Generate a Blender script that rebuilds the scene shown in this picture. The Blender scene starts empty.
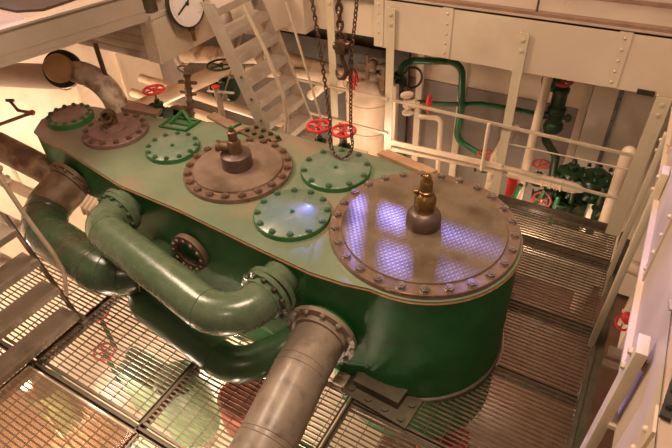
import bpy, bmesh, math, random
from mathutils import Vector, Matrix
random.seed(7)
sc = bpy.context.scene
COL = sc.collection
PI = math.pi
V = Vector

# ------------------------------------------------------------------ materials
MATS = {}
def mat(name, c1, c2=None, rough=.5, metal=0., scale=6., bump=0., coat=0., lo=.4, hi=.65, spec=.5, dirt=None, dscale=3., dlo=.6, dhi=.75, rvar=.1):
    m = bpy.data.materials.new(name); m.use_nodes = True
    nt = m.node_tree; N = nt.nodes; L = nt.links
    b = N['Principled BSDF']
    b.inputs['Roughness'].default_value = rough
    b.inputs['Metallic'].default_value = metal
    b.inputs['Coat Weight'].default_value = coat
    b.inputs['Coat Roughness'].default_value = .15
    b.inputs['Specular IOR Level'].default_value = spec
    tc = N.new('ShaderNodeTexCoord')
    nz = N.new('ShaderNodeTexNoise'); nz.inputs['Scale'].default_value = scale; nz.inputs['Detail'].default_value = 6
    nz.inputs['Roughness'].default_value = .65
    L.new(tc.outputs['Object'], nz.inputs['Vector'])
    r = N.new('ShaderNodeValToRGB')
    r.color_ramp.elements[0].position = lo; r.color_ramp.elements[1].position = hi
    r.color_ramp.elements[0].color = (*c1, 1); r.color_ramp.elements[1].color = (*(c2 or c1), 1)
    L.new(nz.outputs['Fac'], r.inputs['Fac'])
    out = r.outputs['Color']
    if dirt:
        n2 = N.new('ShaderNodeTexNoise'); n2.inputs['Scale'].default_value = dscale; n2.inputs['Detail'].default_value = 8
        L.new(tc.outputs['Object'], n2.inputs['Vector'])
        mr = N.new('ShaderNodeMapRange'); mr.inputs['From Min'].default_value = dlo; mr.inputs['From Max'].default_value = dhi
        L.new(n2.outputs['Fac'], mr.inputs['Value'])
        mx = N.new('ShaderNodeMix'); mx.data_type = 'RGBA'
        L.new(mr.outputs['Result'], mx.inputs['Factor']); L.new(out, mx.inputs['A'])
        mx.inputs['B'].default_value = (*dirt, 1); out = mx.outputs['Result']
    L.new(out, b.inputs['Base Color'])
    if rvar:
        mr = N.new('ShaderNodeMapRange'); mr.inputs['To Min'].default_value = max(.03, rough - rvar); mr.inputs['To Max'].default_value = min(1, rough + rvar)
        L.new(nz.outputs['Fac'], mr.inputs['Value']); L.new(mr.outputs['Result'], b.inputs['Roughness'])
    if bump:
        bp = N.new('ShaderNodeBump'); bp.inputs['Strength'].default_value = bump; bp.inputs['Distance'].default_value = .02
        L.new(nz.outputs['Fac'], bp.inputs['Height']); L.new(bp.outputs['Normal'], b.inputs['Normal'])
    MATS[name] = m
    return m

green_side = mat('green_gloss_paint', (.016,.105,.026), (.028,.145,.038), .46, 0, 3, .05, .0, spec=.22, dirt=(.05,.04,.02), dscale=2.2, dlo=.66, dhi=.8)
green_top  = mat('faded_green_paint', (.13,.165,.10), (.175,.205,.13), .36, 0, 1.6, .04, .15, dirt=(.27,.17,.115), dscale=1.1, dlo=.5, dhi=.7)  # same green as the sides, paler from dust and painted top light
def dusty_end(m, x0, x1, col, amt):
    nt = m.node_tree; N = nt.nodes; L = nt.links; b = N['Principled BSDF']
    src = b.inputs['Base Color'].links[0].from_socket
    tc = N.new('ShaderNodeTexCoord'); sp = N.new('ShaderNodeSeparateXYZ'); L.new(tc.outputs['Object'], sp.inputs[0])
    nz = N.new('ShaderNodeTexNoise'); nz.inputs['Scale'].default_value = 2.5; nz.inputs['Detail'].default_value = 6; L.new(tc.outputs['Object'], nz.inputs['Vector'])
    ad = N.new('ShaderNodeMath'); ad.operation = 'ADD'; L.new(sp.outputs['X'], ad.inputs[0]); L.new(nz.outputs['Fac'], ad.inputs[1])
    mr = N.new('ShaderNodeMapRange'); mr.inputs['From Min'].default_value = x0; mr.inputs['From Max'].default_value = x1
    mr.inputs['To Min'].default_value = amt; mr.inputs['To Max'].default_value = 0; L.new(ad.outputs[0], mr.inputs['Value'])
    mx = N.new('ShaderNodeMix'); mx.data_type = 'RGBA'; L.new(mr.outputs['Result'], mx.inputs['Factor']); L.new(src, mx.inputs['A'])
    mx.inputs['B'].default_value = (*col, 1); L.new(mx.outputs['Result'], b.inputs['Base Color'])
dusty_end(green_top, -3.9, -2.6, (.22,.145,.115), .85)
green_lid  = mat('green_lid_paint', (.12,.165,.115), (.16,.20,.145), .3, 0, 4, .02, .3, dirt=(.25,.27,.2), dscale=5, dlo=.6, dhi=.8)
green_rim  = mat('vivid_green_paint', (.025,.12,.03), (.04,.16,.045), .35, 0, 5)
green_pipe = mat('green_pipe_paint', (.078,.112,.062), (.105,.14,.08), .27, 0, 7, .22, .25, dirt=(.10,.09,.05), dscale=4, dlo=.62, dhi=.8)
green_deep = mat('deep_green_pipe_paint', (.042,.072,.036), (.064,.098,.05), .26, 0, 7, .3, .25, dirt=(.05,.035,.018), dscale=1.6, dlo=.5, dhi=.66)
green_low  = mat('dark_green_pipe_paint', (.035,.08,.03), (.05,.10,.04), .34, 0, 5, .1, .1, dirt=(.1,.08,.02), dscale=5, dlo=.68, dhi=.8)
green_brt  = mat('bright_green_pipe_paint', (.008,.10,.03), (.012,.13,.04), .3, 0, 5)
green_pale = mat('pale_green_paint', (.15,.27,.13), (.22,.35,.18), .5)
green_vlv  = mat('green_valve_paint', (.007,.028,.010), (.014,.048,.016), .4, 0, 12, .1, dirt=(.06,.04,.02), dscale=9, dlo=.55, dhi=.7)
brown_nut  = mat('brown_nut', (.13,.075,.05), (.21,.13,.09), .36, .35, 20)
brass      = mat('old_brass', (.16,.085,.03), (.27,.15,.055), .33, .75, 10, .05)
brass_dk   = mat('tarnished_brass', (.12,.065,.035), (.19,.11,.06), .42, .5, 10, .05)
boss_m     = mat('boss_iron', (.10,.062,.05), (.15,.095,.075), .42, .35, 10, .05)
grey_pipe  = mat('grey_pipe_lagging', (.215,.16,.12), (.28,.21,.155), .42, 0, 5, .22, .1, dirt=(.12,.085,.06), dscale=6, dlo=.55, dhi=.72)
white_pt   = mat('cream_paint', (.62,.48,.34), (.68,.54,.40), .5, 0, 2, .02, dirt=(.45,.32,.22), dscale=2.5, dlo=.6, dhi=.8)
cream_wall = mat('cream_wall_paint', (.72,.58,.45), (.78,.64,.5), .55, 0, 1.5, .02, dirt=(.55,.40,.28), dscale=1.7, dlo=.58, dhi=.8)
shade_wall  = mat('dark_recess_paint', (.03,.02,.014), (.05,.034,.022), .6, 0, 4, .05)  # near-black colour puts the shade under the deck into the surface
girder_m   = mat('girder_paint', (.50,.38,.28), (.56,.44,.33), .48, 0, 1.2, .02, dirt=(.38,.27,.19), dscale=1.4, dlo=.55, dhi=.8)
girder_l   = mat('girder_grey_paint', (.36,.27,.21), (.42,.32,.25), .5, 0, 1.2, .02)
dado_m     = mat('grey_lower_wall_paint', (.20,.165,.145), (.25,.2,.175), .55, 0, 3)
post_m     = mat('olive_cream_post_paint', (.48,.38,.26), (.55,.44,.31), .42, 0, 3, .02)
rail_m     = mat('rail_paint', (.42,.31,.21), (.5,.38,.27), .4, 0, 4)
lag_m      = mat('cream_lagging', (.66,.48,.34), (.74,.56,.41), .45, 0, 4, .15, dirt=(.42,.27,.17), dscale=4, dlo=.6, dhi=.75)
lag_dirty  = mat('dirty_lagging', (.56,.42,.32), (.66,.51,.40), .55, 0, 18, .4, dirt=(.22,.13,.085), dscale=6, dlo=.45, dhi=.65)
rust_m     = mat('rusty_iron', (.11,.062,.034), (.19,.115,.065), .55, .2, 9, .4)
rust_pl    = mat('peeling_rust', (.24,.13,.075), (.34,.20,.12), .5, .1, 14, .5, dirt=(.09,.045,.025), dscale=4, dlo=.42, dhi=.58)
steel_nut = mat('worn_steel_nut', (.22,.16,.14), (.34,.26,.23), .28, .6, 20)
nut_green  = mat('dull_green_nut', (.05,.095,.045), (.075,.13,.065), .38, 0, 9)
rust_lt    = mat('rust_brown_edge', (.22,.10,.04), (.32,.16,.07), .5, .2, 12, .1)
ochre_m    = mat('ochre_cover', (.42,.25,.10), (.48,.30,.13), .5, 0, 8)
red_m      = mat('red_paint', (.58,.025,.03), (.68,.04,.04), .35, 0, 8)
dull_red   = mat('dull_red_paint', (.36,.06,.04), (.46,.1,.07), .5, 0, 8)
steel_m    = mat('ladder_steel', (.40,.31,.245), (.48,.38,.3), .42, .25, 4, .05)
grate_m    = mat('grating_steel', (.105,.075,.05), (.155,.115,.078), .36, .5, 9, .05)
grate_top  = mat('support_steel', (.09,.065,.045), (.13,.095,.065), .45, .4, 9, .05)
foot_m     = mat('foot_iron', (.075,.06,.035), (.11,.085,.055), .5, .2, 9, .15)
wood_m     = mat('plank_wood', (.36,.19,.10), (.46,.26,.14), .6, 0, 6, .1)
wood_dk    = mat('dark_plank_wood', (.20,.11,.075), (.27,.15,.10), .6, 0, 6, .1)
chain_m    = mat('chain_iron', (.08,.045,.03), (.16,.09,.06), .4, .6, 20)
black_m    = mat('black_iron', (.02,.016,.012), (.035,.026,.02), .5, .2, 10)
floor_m    = mat('lower_floor_cream', (.80,.62,.48), (.86,.70,.55), .45, 0, 1.0)
floor_r    = mat('red_brown_floor', (.16,.075,.045), (.20,.10,.06), .5, 0, 6)
deck_m     = mat('upper_deck_paint', (.38,.27,.21), (.44,.32,.25), .3, 0, 2, 0)
mat_m      = mat('dark_mat', (.05,.028,.022), (.07,.04,.03), .6, 0, 20)
dial_m     = mat('dial_white', (.80,.70,.66), (.84,.74,.7), .35)
tick_m     = mat('dial_pink', (.55,.18,.16), None, .5)
ink_m      = mat('dial_black', (.02,.015,.015), None, .5)
pump_m     = mat('pump_body', (.12,.13,.09), (.18,.18,.12), .5, 0, 6, .1)

# turned steel lids with a knurled cross-hatch
def hatch(name, c1, c2, rough, metal, sc_=.036, strength=.22, dirt=(.10,.06,.035), coat=0.):
    m = mat(name, c1, c2, rough, metal, 3., 0, coat, dirt=dirt, dscale=2.4, dlo=.52, dhi=.75, rvar=.03)
    m.node_tree.nodes['Principled BSDF'].inputs['Coat Roughness'].default_value = .1
    nt = m.node_tree; N = nt.nodes; L = nt.links; b = N['Principled BSDF']
    tc = N.new('ShaderNodeTexCoord'); prev = None
    for k in (1, -1):
        mp = N.new('ShaderNodeMapping'); mp.inputs['Rotation'].default_value = (0, 0, k * .62)
        L.new(tc.outputs['Object'], mp.inputs['Vector'])
        w = N.new('ShaderNodeTexWave'); w.inputs['Scale'].default_value = 6.283 / 20 / sc_
        L.new(mp.outputs['Vector'], w.inputs['Vector'])
        if prev is None: prev = w.outputs['Fac']
        else:
            ad = N.new('ShaderNodeMath'); ad.operation = 'MULTIPLY'
            L.new(prev, ad.inputs[0]); L.new(w.outputs['Fac'], ad.inputs[1]); prev = ad.outputs[0]
    bp = N.new('ShaderNodeBump'); bp.inputs['Strength'].default_value = strength; bp.inputs['Distance'].default_value = .004
    L.new(prev, bp.inputs['Height']); L.new(bp.outputs['Normal'], b.inputs['Normal'])
    return m
perf_m = hatch('perforated_steel', (.27,.205,.15), (.33,.255,.19), .45, .3, .02, .8)
lid_brown = hatch('hatched_brown_lid', (.20,.145,.10), (.27,.20,.135), .33, .5, coat=0.)
lid_flange = mat('brown_lid_flange', (.19,.115,.08), (.26,.165,.12), .3, .35, 8, .04, dirt=(.05,.03,.02), dscale=4, dlo=.6, dhi=.8)
lid_mid = hatch('worn_brown_lid', (.21,.14,.10), (.28,.19,.14), .42, .3, .03, .15)
lid_small = mat('dusty_maroon_lid', (.19,.105,.09), (.25,.145,.125), .5, .1, 8, .05)

glass_sheet = bpy.data.materials.new('smoked_plastic_sheet'); glass_sheet.use_nodes = True
_n = glass_sheet.node_tree; _b = _n.nodes['Principled BSDF']
_b.inputs['Base Color'].default_value = (.55,.38,.26,1); _b.inputs['Roughness'].default_value = .07
_t = _n.nodes.new('ShaderNodeBsdfTransparent'); _t.inputs['Color'].default_value = (.62,.52,.44,1)
_x = _n.nodes.new('ShaderNodeMixShader'); _x.inputs[0].default_value = .28
_n.links.new(_t.outputs[0], _x.inputs[1]); _n.links.new(_b.outputs[0], _x.inputs[2])
_n.links.new(_x.outputs[0], _n.nodes['Material Output'].inputs['Surface'])

def emis(name, col, s):
    m = bpy.data.materials.new(name); m.use_nodes = True
    b = m.node_tree.nodes['Principled BSDF']
    b.inputs['Base Color'].default_value = (*col, 1); b.inputs['Emission Color'].default_value = (*col, 1)
    b.inputs['Emission Strength'].default_value = s
    return m
sky_pane = bpy.data.materials.new('window_glass'); sky_pane.use_nodes = True
_n = sky_pane.node_tree; _t = _n.nodes.new('ShaderNodeBsdfTransparent'); _g = _n.nodes.new('ShaderNodeBsdfGlossy'); _g.inputs['Roughness'].default_value = .05
_x = _n.nodes.new('ShaderNodeMixShader'); _x.inputs[0].default_value = .06
_n.links.new(_t.outputs[0], _x.inputs[1]); _n.links.new(_g.outputs[0], _x.inputs[2]); _n.links.new(_x.outputs[0], _n.nodes['Material Output'].inputs['Surface'])
glint_glow = emis('lamp_glow', (1.,.80,.60), 60)

# ------------------------------------------------------------------ mesh helpers
class B:
    def __init__(s): s.bm = bmesh.new()
    def box(s, c, size, rot=None, bev=0):
        r = bmesh.ops.create_cube(s.bm, size=1.)
        M = Matrix.Translation(V(c)) @ (rot.to_4x4() if rot else Matrix()) @ Matrix.Diagonal((*size, 1))
        bmesh.ops.transform(s.bm, matrix=M, verts=r['verts'])
        if bev:
            es = list({e for v in r['verts'] for e in v.link_edges})
            bmesh.ops.bevel(s.bm, geom=es, offset=bev, segments=2, affect='EDGES', profile=.5)
        return s
    def bar(s, p0, p1, w, h, up=(0,0,1), bev=0):
        p0, p1 = V(p0), V(p1); d = (p1 - p0); L = d.length; x = d.normalized(); u = V(up)
        y = u.cross(x)
        if y.length < 1e-4: y = V((0,1,0)).cross(x)
        y.normalize(); z = x.cross(y)
        R = Matrix((x, y, z)).transposed()
        return s.box((p0 + p1) / 2, (L, w, h), R, bev)
    def cyl(s, p0, p1, r, r2=None, seg=20):
        p0, p1 = V(p0), V(p1); d = p1 - p0
        q = d.to_track_quat('Z', 'Y').to_matrix().to_4x4()
        bmesh.ops.create_cone(s.bm, cap_ends=True, segments=seg, radius1=r, radius2=r if r2 is None else r2, depth=d.length,
                              matrix=Matrix.Translation((p0 + p1) / 2) @ q)
        return s
    def sph(s, c, r, sx=1, sy=1, sz=1, seg=16):
        bmesh.ops.create_uvsphere(s.bm, u_segments=seg, v_segments=max(6, seg * 2 // 3), radius=r,
                                  matrix=Matrix.Translation(V(c)) @ Matrix.Diagonal((sx, sy, sz, 1)))
        return s
    def tube(s, pts, r, seg=16, closed=False, caps=True):
        pts = [V(p) for p in pts]; n = len(pts)
        rr = r if isinstance(r, (list, tuple)) else [r] * n
        T = []
        for i in range(n):
            a = pts[(i - 1) % n] if (closed or i > 0) else pts[i]
            b = pts[(i + 1) % n] if (closed or i < n - 1) else pts[i]
            T.append((b - a).normalized())
        u = T[0].orthogonal().normalized(); rings = []
        for i in range(n):
            if i:
                q = T[i - 1].rotation_difference(T[i]); u = (q @ u).normalized()
            v = T[i].cross(u).normalized()
            rings.append([s.bm.verts.new(pts[i] + rr[i] * (math.cos(2*PI*k/seg) * u + math.sin(2*PI*k/seg) * v)) for k in range(seg)])
        for i in range(n if closed else n - 1):
            A, C = rings[i], rings[(i + 1) % n]
            off = 0
            if closed and i == n - 1:
                off = min(range(seg), key=lambda o: (A[0].co - C[o].co).length)
            for k in range(seg):
                s.bm.faces.new((A[k], A[(k+1) % seg], C[(k+1+off) % seg], C[(k+off) % seg]))
        if caps and not closed:
            s.bm.faces.new(rings[0][::-1]); s.bm.faces.new(rings[-1])
        return s
    def lathe(s, prof, c=(0,0,0), axis=(0,0,1), seg=48):
        q = V(axis).to_track_quat('Z', 'Y'); c = V(c); rings = []
        for (r, z) in prof:
            if r < 1e-5: rings.append([s.bm.verts.new(c + q @ V((0,0,z)))])
            else: rings.append([s.bm.verts.new(c + q @ V((r*math.cos(2*PI*k/seg), r*math.sin(2*PI*k/seg), z))) for k in range(seg)])
        for A, C in zip(rings, rings[1:]):
            if len(A) == 1 and len(C) == 1: continue
            for k in range(seg):
                k2 = (k + 1) % seg
                if len(A) == 1: s.bm.faces.new((A[0], C[k2], C[k]))
                elif len(C) == 1: s.bm.faces.new((A[k], A[k2], C[0]))
                else: s.bm.faces.new((A[k], A[k2], C[k2], C[k]))
        return s
    def torus(s, c, axis, R, r, seg=28, mseg=8):
        q = V(axis).to_track_quat('Z', 'Y'); c = V(c)
        return s.tube([c + q @ V((R*math.cos(2*PI*i/seg), R*math.sin(2*PI*i/seg), 0)) for i in range(seg)], r, mseg, closed=True)
    def prism(s, pts, z0, z1, bev=0):
        a = [s.bm.verts.new((x, y, z0)) for x, y in pts]; b = [s.bm.verts.new((x, y, z1)) for x, y in pts]
        n = len(pts); fs = [s.bm.faces.new(a[::-1]), s.bm.faces.new(b)]
        for i in range(n): fs.append(s.bm.faces.new((a[i], a[(i+1) % n], b[(i+1) % n], b[i])))
        if bev: bmesh.ops.bevel(s.bm, geom=list(fs[1].edges), offset=bev, segments=2, affect='EDGES', profile=.5)
        return s
    def extr(s, pts, d):          # polygon of 3-D points pushed along vector d
        a = [s.bm.verts.new(V(p)) for p in pts]; b = [s.bm.verts.new(V(p) + V(d)) for p in pts]; n = len(pts)
        s.bm.faces.new(a[::-1]); s.bm.faces.new(b)
        for i in range(n): s.bm.faces.new((a[i], a[(i+1) % n], b[(i+1) % n], b[i]))
        return s
    def nut(s, c, r=.034, h=.03, stud=True, axis=(0,0,1), rot=0.):
        c = V(c); q = V(axis).to_track_quat('Z', 'Y')
        w = c + q @ V((0,0,.004))
        s.cyl(c, w, r * 1.15, seg=14)
        M = Matrix.Translation(c + q @ V((0,0,.004 + h/2))) @ q.to_matrix().to_4x4() @ Matrix.Rotation(rot, 4, 'Z')
        bmesh.ops.create_cone(s.bm, cap_ends=True, segments=6, radius1=r, radius2=r*.93, depth=h, matrix=M)
        if stud:
            s.cyl(c + q @ V((0,0,h)), c + q @ V((0,0,h + .010)), r * .5, seg=8)
        return s

def fillet(pts, R, n=10):
    pts = [V(p) for p in pts]; out = [pts[0]]
    for i in range(1, len(pts) - 1):
        p = pts[i]; a = (pts[i-1] - p); b = (pts[i+1] - p)
        ang = a.angle(b); Ri = R[i-1] if isinstance(R, (list, tuple)) else R
        t = min(Ri / math.tan(ang / 2), a.length * .49 if i > 1 else a.length * .98, b.length * .49 if i < len(pts) - 2 else b.length * .98)
        a.normalize(); b.normalize()
        rad = t * math.tan(ang / 2); bis = (a + b).normalized(); cc = p + bis * (rad / math.sin(ang / 2))
        s0 = p + a * t - cc; s1 = p + b * t - cc; w = s0.angle(s1)
        for k in range(n + 1):
            f = k / n
            out.append(cc + (s0 * math.sin((1-f) * w) + s1 * math.sin(f * w)) / math.sin(w))
    out.append(pts[-1]); return out

def mk(name, b, m, off=V((0,0,0))):
    bm = b.bm
    bmesh.ops.recalc_face_normals(bm, faces=bm.faces[:])
    if off.length: bmesh.ops.translate(bm, vec=-off, verts=bm.verts[:])
    for f in bm.faces: f.smooth = True
    me = bpy.data.meshes.new(name); bm.to_mesh(me); bm.free()
    me.set_sharp_from_angle(angle=math.radians(38))
    me.materials.append(m)
    o = bpy.data.objects.new(name, me); COL.objects.link(o)
    return o
def tag(o, label, cat, group=None, kind=None):
    o['label'] = label; o['category'] = cat
    if group: o['group'] = group
    if kind: o['kind'] = kind
    return o
def thing(name, label, cat, loc=(0,0,0), group=None):
    o = bpy.data.objects.new(name, None); COL.objects.link(o); o.location = loc; o.empty_display_size = .1
    return tag(o, label, cat, group)
def rootloc(p):
    while p.parent: p = p.parent
    return V(p.location)
def part(name, b, m, parent, label=None, local=False):
    o = mk(name, b, m, V((0,0,0)) if local else rootloc(parent)); o.parent = parent
    if label: o['label'] = label
    return o
def solid(name, b, m, label, cat, group=None, kind=None):
    vs = b.bm.verts; n = len(vs)
    x = sum(v.co.x for v in vs) / n; y = sum(v.co.y for v in vs) / n; z = min(v.co.z for v in vs)
    L = V((x, y, z)); o = mk(name, b, m, L); o.location = L
    return tag(o, label, cat, group, kind)
def struct(name, b, m):
    o = mk(name, b, m); o['kind'] = 'structure'; return o
def dup(root, loc, rot=None, label=None, group=None, scale=None):
    r = root.copy(); COL.objects.link(r); r.location = loc
    if rot is not None: r.rotation_euler = rot
    if scale: r.scale = (scale,) * 3
    if label: r['label'] = label
    if group: r['group'] = group
    for ch in list(root.children):
        c = ch.copy(); COL.objects.link(c); c.parent = r
        for g in list(ch.children):
            d = g.copy(); COL.objects.link(d); d.parent = c
    return r

# ------------------------------------------------------------------ camera
def set_camera():
    yaw, pitch, roll = -.55533576, .69823275, -.05257654
    f = V((math.sin(yaw)*math.cos(pitch), math.cos(yaw)*math.cos(pitch), -math.sin(pitch)))
    r = V((math.cos(yaw), -math.sin(yaw), 0)); u = r.cross(f)
    r2 = r*math.cos(roll) + u*math.sin(roll); u2 = -r*math.sin(roll) + u*math.cos(roll)
    cd = bpy.data.cameras.new('camera'); cd.sensor_width = 36; cd.lens = 531.027 / 672 * 36; cd.clip_start = .05
    o = bpy.data.objects.new('camera', cd); COL.objects.link(o)
    M = Matrix((r2, u2, -f)).transposed().to_4x4(); M.translation = V((1.17787, -3.30009, 4.25947))
    o.matrix_world = M; sc.camera = o
set_camera()

# ------------------------------------------------------------------ setting
LOW = -2.
struct('floor', B().box((-4.2, 0, LOW - .05), (8.0, 9, .1)), floor_m)
struct('floor_right', B().box((1.9, 0, LOW - .05), (4.2, 9, .1)), floor_r)
ZD = 2.33          # upper deck level
def wall_back():
    b = B(); b.box((-2, 3.95, -.9), (12, .1, 6.2))
    return struct('wall_back', b, cream_wall)
wall_back()
struct('trim_1', B().box((-2, 3.893, -.65), (12, .014, 2.7)), dado_m)      # grey painted lower band
b = B()
for x in (-4.2, -1.62, -.95, .72):
    b.box((x, 3.86, .1), (.10, .08, 4.2)); 
struct('trim_2', b, cream_wall)
b = B()
b.box((1.55, 3.5, .2), (1.5, .05, 4.2))
struct('wall_back_right', b, cream_wall)
b = B(); b.box((1.11, 3.462, .2), (.05, .03, 4.0))
for k in range(22): b.sph((1.11, 3.445, -1.1 + k * .15), .014, seg=8)
struct('trim_3', b, dado_m)
struct('wall_left', B().box((-7.4, 0, .2), (.1, 9, 4.4)), cream_wall)
b = B()
for y in (-1.2, .35, 1.9, 2.9): b.box((-7.32, y, .2), (.07, .05, 4.3))
struct('trim_4', b, cream_wall)
struct('wall_back_left', B().box((-4.2, 3.84, .2), (4.8, .06, 4.3)), shade_wall)  # shade behind the pipes painted into this wall section
struct('trim_10', B().box((-3.0, 3.4, 1.62), (2.5, .5, .5)).box((-3.0, 3.1, 1.35), (2.5, .1, .12)), shade_wall)  # dark boxes stand for deck beams in shade
struct('trim_11', B().box((1.33, 2.395, 1.75), (.16, .02, .05)), black_m)
# upper deck around the opening
b = B()
b.box((-1.8, 3.72, ZD - .02), (10.6, 2.62, .04)); b.extr([(-7.3,-1.5,ZD+.27), (-4.16,-1.5,ZD+.27), (-3.64,.7,ZD+.27), (-3.9,2.0,ZD+.27), (-7.3,2.4,ZD+.27)], (0,0,.03)); b.box((2.605, -.2, 2.485), (1.99, 5.2, .03))
struct('floor_upper', b, deck_m)
# (x0, x1, z0, z1) of openings added in the unseen back wall to shape daylight
WZ = ((-6.95,-6.35,5.88,6.22), (-3.87,-3.22,4.55,4.82), (-3.0,-2.84,4.34,4.88), (-2.72,-2.45,4.35,4.55), (-2.70,-2.40,4.62,4.85),
      (-2.16,-1.58,4.35,4.52), (-2.2,-1.66,4.61,4.80), (-1.55,-.95,5.0,6.55), (-.90,-.35,4.6,5.9), (-.30,.1,4.25,5.0))
xs = sorted({-8.6, 4.6} | {v for q in WZ for v in q[:2]}); zs = sorted({2.35, 9.2} | {v for q in WZ for v in q[2:]})
b = B()
for za, zb in zip(zs, zs[1:]):
    run = None
    for xa, xb in zip(xs, xs[1:]):
        cx, cz = (xa+xb)/2, (za+zb)/2
        hole = any(q[0] < cx < q[1] and q[2] < cz < q[3] for q in WZ)
        if not hole: run = (run[0] if run else xa, xb)
        if (hole or xb == xs[-1]) and run:
            b.box(((run[0]+run[1])/2, 5.12, cz), (run[1]-run[0], .05, zb-za)); run = None
struct('wall_back_upper', b, cream_wall)
for n, (x0, x1, z0, z1) in enumerate(WZ):
    f = B(); cx, w = (x0 + x1) / 2, x1 - x0
    for x in (x0, x1): f.box((x, 5.09, (z0 + z1) / 2), (.03, .03, z1 - z0 + .03))
    for z in (z0, z1): f.box((cx, 5.09, z), (w, .03, .03))
    fo = struct('window_%d' % (n + 1), f, girder_m)
    g = mk('pane', B().box((cx, 5.12, (z0 + z1) / 2), (w, .006, z1 - z0)), sky_pane); g.parent = fo

# deck edge girders: plates with bolted joints
b = B()
b.box((.02, 2.44, 2.02), (3.4, .06, .58)); 
for x in (-1.62, -.78, 1.0):
    b.box((x, 2.405, 2.02), (.12, .012, .56))
    for k in range(5): b.sph((x, 2.398, 1.8 + k * .11), .013, seg=8)
b.box((.02, 2.5, 1.76), (3.4, .1, .03))
struct('trim_5', b, girder_m)
b = B(); b.box((-2.35, 2.52, 2.06), (1.4, .06, .52)); b.box((-3.4, 2.52, 2.1), (.8, .06, .44)); b.box((-2.82, 2.42, 2.04), (.42, .22, .56), bev=.01)
struct('trim_6', b, girder_m)
b = B()
b.box((1.66, .1, 2.115), (.1, 4.8, .73)); b.box((1.6, .45, 1.76), (.05, 3.9, .03))
for y in (-.33, 1.3, -1.9):
    b.box((1.604, y, 2.12), (.012, .12, .70))
    for k in range(5): b.sph((1.596, y, 1.83 + k * .14), .014, seg=8)
struct('trim_7', b, girder_m)
b = B()
GA, GB = V((-4.10,-1.5,0)), V((-3.56,.70,0))
b.bar(GA + V((-.05,0,2.485)), GB + V((-.05,0,2.485)), .10, .31); b.bar(GA + V((-.02,0,2.345)), GB + V((-.02,0,2.345)), .07, .03); b.bar(GA + V((-.02,0,2.43)), GB + V((-.02,0,2.43)), .05, .012); b.bar(GA + V((-.02,0,2.64)), GB + V((-.02,0,2.64)), .1, .02)
struct('trim_8', b, girder_l)
struct('trim_9', B().box((0.0, 2.47, ZD + .015), (3.5, .09, .03)).box((.9, 3.16, ZD + .02), (2.4, .05, .04)), wood_dk)
b = B(); b.extr([(-6.4,.0,2.635), (-4.75,-.30,2.635), (-4.22,-.30,2.635), (-4.0,-.16,2.635), (-3.98,.06,2.635), (-4.0,1.3,2.635), (-6.2,2.1,2.635)], (0,0,.02))
solid('floor_mat', b, mat_m, 'dark brown mat on the upper deck at the top left corner', 'mat')
# landing box with planked shaded side
b = B()
b.box((-4.36, 1.6, 2.05), (1.5, 1.6, .52), bev=.008)
lb = thing('landing_platform', 'cream steel landing box with planked shaded side below the pressure gauge', 'platform', (-4.3, 1.5, 1.79))
part('casing', b, girder_m, lb)
b = B()
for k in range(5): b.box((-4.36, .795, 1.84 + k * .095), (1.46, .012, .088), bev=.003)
part('side_boarding', b, girder_l, lb, 'grey planked side boarding')  # darker grey puts the shade of this side into the boards
b = B(); b.box((-3.615, 1.0, 2.32), (.03, .45, .05)); b.box((-3.72, .79, 2.05), (.2, .02, .52))
for k in range(4): b.sph((-3.70, .778, 1.86 + k * .13), .012, seg=8)
part('corner_plate', b, girder_m, lb)

for y in (.60, .70): part('painted_mark', B().box((-3.85 + .245*y, y, 2.35), (.02,.055,.05)), ink_m, lb, 'small dark painted mark')
# ------------------------------------------------------------------ posts and rails
def post(name, x, y, z0, z1, label, w=.105, side='y', group='cream steel posts hung from the deck girder'):
    t = thing(name, label, 'post', (x, y, z0), group)
    b = B()
    if side == 'y': b.box((x, y, (z0+z1)/2), (w, .012, z1-z0)); b.box((x - w/2 + .006, y + .03, (z0+z1)/2), (.012, .06, z1-z0))
    else: b.box((x + .02, y, (z0+z1)/2), (.05, w, z1-z0), bev=.004)
    part('angle_bar', b, post_m, t)
    for k in (.07, .18):
        b = B()
        if side == 'y': b.nut((x, y - .006, z1 - k), .018, .012, False, (0,-1,0))
        else: b.nut((x - .006, y, z1 - k), .018, .012, False, (-1,0,0))
        part('bolt', b, post_m, t)
    return t
post('steel_post', -2.27, 2.38, 0., 2.36, 'leftmost cream steel post, behind the hanging chain hook')
post('steel_post', -1.45, 2.38, 0., 2.22, 'cream steel post directly right of the chains, left of the bent green pipe')
post('steel_post', .07, 2.38, 0., 2.16, 'cream steel post rising behind the largest cylinder lid')
post('steel_post', 1.56, .6, 0., 2.0, 'cream steel post standing at the right edge of the grating', .13, 'x')
post('steel_post', 1.54, -1.42, 0., 2.31, 'cream steel post bolted to the right girder, nearest the bottom right corner', .12, 'x')
post('steel_post', 1.50, 2.33, 0., 1.76, 'cream steel post in the far right corner of the walkway', .14, 'y')
post('steel_post', 1.56, 1.62, -.3, 1.76, 'narrow cream steel post between the far corner post and the grating edge post', .07, 'x')

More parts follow.
